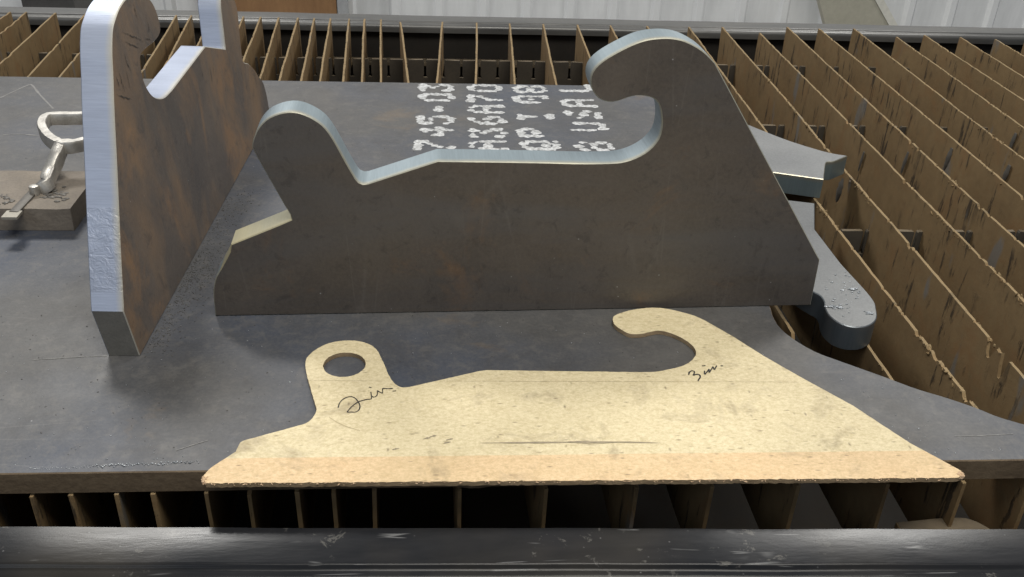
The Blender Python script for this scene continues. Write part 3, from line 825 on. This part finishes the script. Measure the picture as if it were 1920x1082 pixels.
ml = [(*onz((x, y), MT)[:2], s) for x, y, s in m_px]
loop = smooth_path(ml, 0.004)
# roughen: torn bottom edge, slightly ragged sawn outline
P_a, P_b = np.array(loop[0]), onz((1790, 896), MT)[:2]
res = []
for i, p in enumerate(loop):
    p = np.array(p)
    bottom = p[1] < P_a[1] + 0.006
    amp = 0.0009 if bottom else 0.0004
    res.append((p[0] + amp * 0.6 * random.uniform(-1, 1), p[1] + amp * mnoise.noise(Vector((p[0] * 160, p[1] * 160, 2))) + (0.0006 * random.uniform(-1, 1) if bottom else 0)))
hc = onz((645.8, 683.5), MT)
hole = [(hc[0] + (0.0254 + random.uniform(-.0003, .0003)) * math.cos(a), hc[1] + (0.0254 + random.uniform(-.0003, .0003)) * math.sin(a)) for a in [2 * math.pi * k / 48 for k in range(48)]]
MO = (0.15, 0.757, 0.0)
MDF_BAND = float(onz((1000, 853), MT)[1] - MO[1])
M['mdf'] = mdf('tan_fibreboard')
M['mdf_side'] = simple('sawn_board_edge', (0.22, 0.155, 0.085), (0.42, 0.31, 0.19), 60, 0.9, 0, 0.8, 0.0015, stretch=(1, 1, 3))
tpl = extrude_outline(res, lambda x, y: (x, y, MT), (0, 0, -MT + 0.0004), 'board_template', [M['mdf'], M['mdf_side']], None, MO, bev=0, holes=[hole])
tag(tpl, 'flat tan fibreboard template with a round hole and handwritten sizes', 'template')
def z2(l): return [(600 + x / 9.017, 700 + y / 9.017) for x, y in l]
def z3(l): return [(1140 + x / 6.0125, 560 + y / 6.0125) for x, y in l]
mark('handwriting', M['ink'], tpl, MT, [(z2([(308, 585), (330, 510), (380, 450), (440, 415), (510, 398), (570, 410), (620, 450), (655, 500), (675, 550), (670, 600), (640, 640), (590, 660), (520, 658), (458, 662)]), 0.0007, 0.0004, 0.15),
    (z2([(458, 662), (490, 620), (550, 555), (620, 505), (680, 475), (770, 450), (870, 437)]), 0.0007, 0.0005, 0.15),
    (z2([(870, 437), (872, 400), (860, 320)]), 0.0006, 0.0006),
    (z2([(872, 385), (895, 405), (940, 400), (968, 365), (970, 295)]), 0.0006, 0.0007),
    (z2([(970, 295), (1010, 320), (1055, 345)]), 0.0006, 0.0005),
    (z2([(1055, 345), (1058, 300), (1062, 258)]), 0.0006, 0.0006),
    (z2([(1062, 258), (1140, 266), (1230, 262)]), 0.0007, 0.0007),
    (z2([(830, 235), (850, 242), (872, 246)]), 0.0007),
    (z2([(1228, 305), (1255, 302), (1282, 297)]), 0.0006)])
mark('handwriting', M['ink'], tpl, MT, [(z3([(908, 862), (918, 832), (945, 816), (972, 824), (970, 848), (958, 868)]), 0.0009, 0.0004, 0.15),
    (z3([(958, 868), (1000, 856), (1030, 862), (1040, 885), (1027, 908), (1015, 930)]), 0.0009, 0.0005, 0.15),
    (z3([(1060, 760), (1078, 759), (1097, 756)]), 0.0009),
    (z3([(1090, 815), (1088, 840), (1092, 858)]), 0.0009, 0.0004),
    (z3([(1092, 858), (1118, 825), (1140, 797)]), 0.0008, 0.0005),
    (z3([(1140, 797), (1138, 820), (1142, 838)]), 0.0008, 0.0006),
    (z3([(1142, 838), (1165, 800), (1184, 770)]), 0.0008, 0.0007),
    (z3([(1184, 770), (1190, 790), (1198, 806)]), 0.0008, 0.0005),
    (z3([(1198, 806), (1212, 780), (1226, 758)]), 0.0008, 0.0006),
    (z3([(1268, 757), (1283, 760), (1298, 761)]), 0.0009)])
for xa, xb in ((580, 730), (824, 1500)):
    mark('pencil_line', M['pencil'], tpl, MT, [([(a, 714 + (a - 585) * 0.0028) for a in range(xa, xb, 15)], 0.00022, 0.0003, 0.9)])
mark('pencil_line', M['pencil'], tpl, MT, [([(617, 782), (632, 792), (650, 800), (675, 808)], 0.0003, 0.0003)])
mark('scuff_mark', M['smear'], tpl, MT, [([(900, 831), (960, 830.5), (1020, 830), (1060, 829.5), (1100, 829)], 0.0014, 0.0003, 0.4, True), ([(1080, 829), (1130, 829), (1180, 829.5), (1240, 831)], 0.0012, 0.0004, 0.4, True), ([(1060, 829), (1100, 829.6), (1160, 830)], 0.0018, 0.0005, 0.4, True)])
for c in ((800, 822), (812, 818), (843, 824), (742, 842), (838, 830)):
    mark('scuff_mark', M['smear'], tpl, MT, [([(c[0] - 7, c[1] + 2), c, (c[0] + 7, c[1] - 1)], 0.0012, 0.0003, 0.5, True)])
# torn fibres along the broken edge
bm = bmesh.new()
for i in range(260):
    u = random.random()
    x = P_a[0] + (P_b[0] - P_a[0]) * u
    y = P_a[1] + (P_b[1] - P_a[1]) * u
    s = random.uniform(0.0003, 0.0008)
    m = Matrix.Translation((x, y + random.uniform(-0.0010, 0.0010), MT * random.uniform(0.55, 1.03))) @ Matrix.Rotation(random.uniform(0, 3), 4, 'Z') @ Matrix.Diagonal((random.uniform(1.2, 3.2), 1, 0.6, 1))
    bmesh.ops.create_icosphere(bm, subdivisions=1, radius=s, matrix=m)
for cx, cy, nn in ((383, 899, 26), (1801, 888, 30)):
    for i in range(nn):
        W = onz((cx + random.uniform(-5, 6), cy + random.uniform(-5, 6)), MT)
        bmesh.ops.create_icosphere(bm, subdivisions=1, radius=random.uniform(0.0008, 0.0022), matrix=Matrix.Translation((W[0], W[1], MT * random.uniform(0.5, 1.05))))
tag(finish(bm, 'torn_fibre', M['chip'], tpl, MO), kind='stuff')

# ------------------------------------------------------------------ cut parts lying on the slats
PT = 0.0381
ptop = ZS + PT
a_px = [(1527.6, 381, 1), (1527.6, 429.5, 1), (1577, 494, 1), (1633, 556, 0), (1643, 580, 0), (1643.5, 597, 0), (1633, 608, 0), (1616, 613, 0), (1594, 612, 0), (1571, 604, 0), (1554, 590, 0), (1547, 576, 0), (1545, 564, 0), (1537.5, 553.4, 0), (1525, 547, 0)]
al = [(*onz((x, y), ptop)[:2], s) for x, y, s in a_px]
al += [(0.497, 1.150, 0), (0.487, 1.22, 1), (0.480, 1.34, 1), (0.500, 1.432, 1)]
arm = extrude_outline(smooth_path(al, 0.005), lambda x, y: (x, y, ptop), (0, 0, -PT + 0.0004), 'round_ended_arm', [M['arm_top'], M['arm_cut']], None, (0.55, 1.2, ZS), bev=0.0012)
tag(arm, 'grey steel arm with rounded end lying on slats beside the upright bracket', 'steel part')
p_px = [(1404, 234, 1), (1436, 247, 0), (1475, 262, 0), (1515, 275, 0), (1554, 286, 0), (1589, 292, 1), (1563, 302.5, 0), (1550, 303.5, 0), (1547, 313, 1), (1544.5, 336, 1), (1449, 322.7, 1)]
pl2 = [(*onz((x, y), ptop)[:2], s) for x, y, s in p_px] + [(0.485, 1.56, 1), (0.49, 1.80, 1)]
off = extrude_outline(smooth_path(pl2, 0.006), lambda x, y: (x, y, ptop), (0, 0, -PT + 0.0004), 'curved_offcut', [M['part_top'], M['part_cut']], None, (0.6, 1.62, ZS), bev=0.0012)
tag(off, 'pale grey steel piece with notched corner lying on bare rusty slats', 'steel part')
# bright spatter flakes on the arm
bm = bmesh.new()
for i in range(60):
    W = onz((random.gauss(1585, 22), random.gauss(560, 32)), ptop)
    if not (0.53 < W[0] < 0.582 and 1.05 < W[1] < 1.28): continue
    r = random.uniform(0.0006, 0.0016)
    bmesh.ops.create_icosphere(bm, subdivisions=1, radius=r, matrix=Matrix.Translation((W[0], W[1], ptop + r * 0.3)) @ Matrix.Diagonal((random.uniform(1, 2.2), 1, 0.5, 1)))
for c, l in (((1603, 542), 8), ((1558, 574), 10), ((1570, 577), 9), ((1630, 588), 6)):
    for k in range(7):
        W = onz((c[0] + random.uniform(-l, l), c[1] + random.uniform(-2, 2)), ptop)
        r = random.uniform(0.001, 0.0024)
        bmesh.ops.create_icosphere(bm, subdivisions=1, radius=r, matrix=Matrix.Translation((W[0], W[1], ptop + r * 0.3)) @ Matrix.Diagonal((1.8, 1, 0.5, 1)))
tag(finish(bm, 'spatter_bead', M['spatter'], arm, (0.55, 1.15, ptop)), kind='stuff')

# slug and strip under the plate edge at the right
c = onz((1770, 1000), -0.10)
s_l = [(c[0] - 0.052, c[1] - 0.035, 1), (c[0] + 0.045, c[1] - 0.04, 0), (c[0] + 0.058, c[1] - 0.01, 0), (c[0] + 0.040, c[1] + 0.016, 0), (c[0] + 0.010, c[1] + 0.020, 0), (c[0] - 0.052, c[1] + 0.014, 1)]
slug = extrude_outline(smooth_path(s_l, 0.005), lambda x, y: (x, y, -0.095), (0, 0, -0.03), 'round_slug', [M['bar'], M['slat']], None, (c[0], c[1], -0.125), bev=0.001)
tag(slug, 'brown rounded steel slug lying in the dark gap behind the front rail', 'offcut')
bm = bmesh.new(); box(bm, (0.40, 0.7005, -0.135), (0.85, 0.735, -0.1252))
finish(bm, 'ledge', M['dark'], table, (0.6, 0.72, -0.13))

# ------------------------------------------------------------------ handled block on the plate
bx0, bx1, by0, by1, bh = -0.765, -0.556, 1.308, 1.445, 0.036
blk = tag(empty('handled_block', (-0.65, 1.37, 0)), 'dusty brown steel block with bright loop handle resting on the plate', 'block')
bm = bmesh.new()
gx0, gx1 = -0.632, -0.612
def gline(px): return onz(px, bh)
g0, g1 = gline((12, 404)), gline((84, 340))
box(bm, (bx0, by0, 0.0004), (bx1, by1, bh))
bevel_all(bm, 0.0035, 2)
bmesh.ops.subdivide_edges(bm, edges=[e for e in bm.edges if e.calc_length() > 0.05], cuts=10, use_grid_fill=True)
for v in bm.verts:
    k = mnoise.noise(v.co * 55) * 0.0011
    v.co += Vector((k, k * 0.6, k if v.co.z > 0.01 else 0))
finish(bm, 'body', M['block'], blk, (-0.65, 1.37, 0), smooth=50)
# groove strip and the tongue lying in it
def strip_along(pa, pb, za, zb, w, h, name, mat):
    A, B = onz(pa, za), onz(pb, zb)
    bm = bmesh.new()
    pts = [Vector(A + (B - A) * k / 6) for k in range(7)]
    pr = [(-w, -h), (w, -h), (w, h * 0.7), (w * 0.7, h), (-w * 0.7, h), (-w, h * 0.7)]
    tube(bm, pts, pr)
    return finish(bm, name, mat, blk, tuple(A), smooth=40)
strip_along((26, 399), (75, 347), bh + 0.0015, bh + 0.0015, 0.0068, 0.0025, 'tongue', M['slot'])
A = onz((24, 401), bh + 0.0035)
bm = bmesh.new(); box(bm, (A[0] - 0.013, A[1] - 0.010, bh - 0.001), (A[0] + 0.009, A[1] + 0.012, bh + 0.003)); bevel_all(bm, 0.0015, 2)
finish(bm, 'tongue_tip', M['worn'], blk, tuple(A), smooth=40)
A = onz((65, 357), bh + 0.006)
bm = bmesh.new()
bmesh.ops.create_cone(bm, cap_ends=True, segments=12, radius1=0.0085, radius2=0.0075, depth=0.016, matrix=Matrix.Translation((A[0], A[1], bh + 0.006)))
bevel_all(bm, 0.0015, 2)
finish(bm, 'bolt', M['handle'], blk, (A[0], A[1], bh), smooth=40)
HZ = 0.088
arm_pts = [onz((72, 350), bh + 0.006), onz((84, 338), bh + 0.018), onz((94, 314), 0.064), onz((104, 290), 0.078), onz((114, 268), HZ)]
bm = bmesh.new()
fine = []
for i in range(len(arm_pts) - 1):
    p0 = arm_pts[max(0, i - 1)]; p1 = arm_pts[i]; p2 = arm_pts[i + 1]; p3 = arm_pts[min(len(arm_pts) - 1, i + 2)]
    for t in np.linspace(0, 1, 5, endpoint=False):
        fine.append(Vector(0.5 * ((2 * p1) + (-p0 + p2) * t + (2 * p0 - 5 * p1 + 4 * p2 - p3) * t * t + (-p0 + 3 * p1 - 3 * p2 + p3) * t ** 3)))
fine.append(Vector(arm_pts[-1]))
tube(bm, fine, [(-0.0078, -0.016), (0.0078, -0.016), (0.0085, 0.003), (0.0066, 0.005), (-0.0066, 0.005), (-0.0085, 0.003)])
for v in bm.verts: v.co += Vector((1, 1, 1)) * mnoise.noise(v.co * 90) * 0.0005
finish(bm, 'arm', M['handle'], blk, tuple(arm_pts[0]), smooth=50)
left = [(134, 267), (118, 269), (100, 262), (86, 250), (79, 237), (80, 226), (88, 218), (104, 216), (130, 216), (158, 215.5)]
lw = [onz(p, HZ) for p in left]
# mirrored right end of the loop, behind the leaning bracket
xm = lw[-1][0] + 0.012
loopw = [Vector(p) for p in lw] + [Vector((2 * xm - p[0], p[1], p[2])) for p in lw[::-1]]
sm = smooth_path([(v.x, v.y, 1 if i == 0 else 0) for i, v in enumerate(loopw)], 0.006)
bm = bmesh.new()
tube(bm, [Vector((x, y, HZ)) for x, y in sm], [(-0.0068, -0.015), (0.0068, -0.015), (0.0075, 0.000), (0.0058, 0.004), (-0.0058, 0.004), (-0.0075, 0.000)], closed=True)
for v in bm.verts: v.co += Vector((1, 1, 1)) * mnoise.noise(v.co * 90) * 0.0004
finish(bm, 'handle', M['handle'], blk, (xm, lw[4][1], HZ), smooth=50)
# lumps of dirt on the block
bm = bmesh.new()
for c, n_, sp in (((100, 365), 46, 18), ((8, 372), 26, 12)):
    for k in range(n_):
        W = onz((max(-30, random.gauss(c[0], sp)), random.gauss(c[1], 6)), bh)
        if not (bx0 + .01 < W[0] < bx1 - .01 and by0 + .01 < W[1] < by1 - .01): continue
        r = random.uniform(0.0012, 0.0038)
        bmesh.ops.create_icosphere(bm, subdivisions=1, radius=r, matrix=Matrix.Translation((W[0], W[1], bh + r * 0.15)) @ Matrix.Diagonal((random.uniform(0.8, 2), 1, 0.5, 1)))
tag(finish(bm, 'dirt_crumb', M['slot'], blk, (-0.65, 1.37, bh)), kind='stuff')

# ------------------------------------------------------------------ loose grit on the plate
bm = bmesh.new()
for i in range(2000):
    if i < 950:      # heaped along the foot of the leaning bracket
        u = random.random()
        px = (270 + u * 165 + abs(random.gauss(0, 26)), 655 - u * 300 + random.gauss(0, 10))
    elif i < 1350:
        px = (random.gauss(360, 35), random.gauss(505, 28))
    else:
        px = (random.uniform(-20, 1440), random.uniform(165, 880))
    W = onz(px, 0)
    if not (0.78 < W[1] < 1.99) or W[0] > 0.42: continue
    rel = W - L0
    u1 = rel @ e1; v1 = rel @ (-hor)
    if -0.045 < v1 < 0.0015 and -0.01 < u1 < 0.83: continue
    r = random.uniform(0.0003, 0.0009) if i < 1350 else random.uniform(0.0003, 0.0008)
    bmesh.ops.create_icosphere(bm, subdivisions=1, radius=r, matrix=Matrix.Translation((W[0], W[1], r * 0.4)) @ Matrix.Rotation(random.uniform(0, 3), 4, 'Z') @ Matrix.Diagonal((random.uniform(0.8, 2.4), 1, 0.6, 1)))
tag(finish(bm, 'slag_grit', M['grit'], None, (-0.2, 1.3, 0)), 'dark slag grit scattered on the steel plate beside the leaning bracket', 'grit', kind='stuff')
bm = bmesh.new()
for i in range(330):
    if i < 40: px = (random.gauss(360, 30), random.gauss(520, 40))
    elif i < 260: px = (random.uniform(0, 1440), random.uniform(600, 880))
    else:
        px = (random.uniform(1550, 1900), random.uniform(700, 860))
        if px[1] < np.interp(px[0], [c[0] for c in cut], [c[1] for c in cut]) + 6: continue
    W = onz(px, 0)
    if not (0.78 < W[1] < 1.06): continue
    rel = W - L0
    if -0.045 < rel @ (-hor) < 0.0015 and -0.01 < rel @ e1 < 0.83: continue
    r = random.uniform(0.0003, 0.0008)
    bmesh.ops.create_icosphere(bm, subdivisions=1, radius=r, matrix=Matrix.Translation((W[0], W[1], r * 0.4)) @ Matrix.Rotation(random.uniform(0, 3), 4, 'Z') @ Matrix.Diagonal((random.uniform(0.8, 2.0), 1, 0.5, 1)))
tag(finish(bm, 'bright_spatter', M['spatter'], None, (0.1, 0.9, 0)), 'tiny bright metal flecks scattered on the near part of the plate', 'flecks', kind='stuff')

# ------------------------------------------------------------------ things by the back wall
nY = np.array([0, 1., 0])
def wx(px, y): return onplane((px, 15), (0, y, 0), nY)[0]
y = WALL_Y - 0.12
bm = bmesh.new(); box(bm, (wx(372, y), y, FLOOR_Z + 0.001), (wx(631, y), y + 0.018, 0.35)); bevel_all(bm, 0.003, 1)
tag(finish(bm, 'brown_board', M['ply'], None, (wx(500, y), y, FLOOR_Z)), 'brown wooden board propped upright against the white ribbed wall', 'board')
y = WALL_Y - 0.15
bm = bmesh.new(); box(bm, (wx(633, y), y, FLOOR_Z + 0.001), (wx(651, y), y + 0.06, 2.5)); bevel_all(bm, 0.004, 2)
ps = tag(empty('steel_post', (wx(642, y), y, FLOOR_Z)), 'slim grey upright post against the white wall beside the brown board', 'post')
finish(bm, 'shaft', M['post'], ps, (wx(642, y), y, FLOOR_Z))
bm = bmesh.new(); box(bm, (wx(624, y), y - 0.03, FLOOR_Z + 0.0005), (wx(660, y), y + 0.09, FLOOR_Z + 0.012))
finish(bm, 'base_plate', M['post'], ps, (wx(642, y), y, FLOOR_Z))
y = WALL_Y - 0.45
bm = bmesh.new(); zz = onplane((90, 0), (0, y, 0), nY)[2]
box(bm, (wx(43, y), y, FLOOR_Z + 0.001), (wx(141, y), y + 0.3, zz + 0.10)); bevel_all(bm, 0.01, 2)
cr = tag(empty('dark_crate', (wx(92, y), y, FLOOR_Z)), 'dark grey crate standing by the wall behind the leaning bracket', 'crate')
finish(bm, 'body', M['crate'], cr, (wx(92, y), y, FLOOR_Z))
bm = bmesh.new(); box(bm, (wx(41, y), y - 0.012, zz + 0.06), (wx(143, y), y + 0.312, zz + 0.085)); bevel_all(bm, 0.004, 2)
finish(bm, 'rim', M['crate'], cr, (wx(92, y), y, zz))
# leaning beige board with a pale edge
y0, y1 = WALL_Y - 0.42, WALL_Y - 0.06
q = [onplane(p, (0, WALL_Y - 0.25, 0), nY) for p in ((1551, 0), (1567, 46), (1697, 48), (1664, 0))]
def ext(a, b, t): return a + (b - a) * t
tl, bl, brr, tr = ext(q[1], q[0], 4.5), ext(q[0], q[1], 3.2), ext(q[3], q[2], 3.2), ext(q[2], q[3], 4.5)
bl[2] = brr[2] = FLOOR_Z + 0.002
bb = tag(empty('leaning_board', (float((bl[0] + brr[0]) / 2), WALL_Y - 0.25, FLOOR_Z)), 'beige slanted board with pale edge strip in front of the white wall', 'board')
def quad_slab(pts, th, name, mat):
    bm = bmesh.new()
    f = [bm.verts.new(Vector(p)) for p in pts]; b = [bm.verts.new(Vector(p) + Vector((0, th, 0))) for p in pts]
    bm.faces.new(f); bm.faces.new(b[::-1])
    for i in range(4): bm.faces.new((f[i], f[(i + 1) % 4], b[(i + 1) % 4], b[i]))
    finish(bm, name, mat, bb, tuple(bb.location))
quad_slab([tl, bl, brr, tr], 0.05, 'panel', M['beige'])
w = np.array([0.045, -0.004, 0])
quad_slab([tr + np.array([0.002, -.004, 0]), brr + np.array([0.002, -.004, 0]), brr + w, tr + w], 0.06, 'edge_strip', M['beige_edge'])
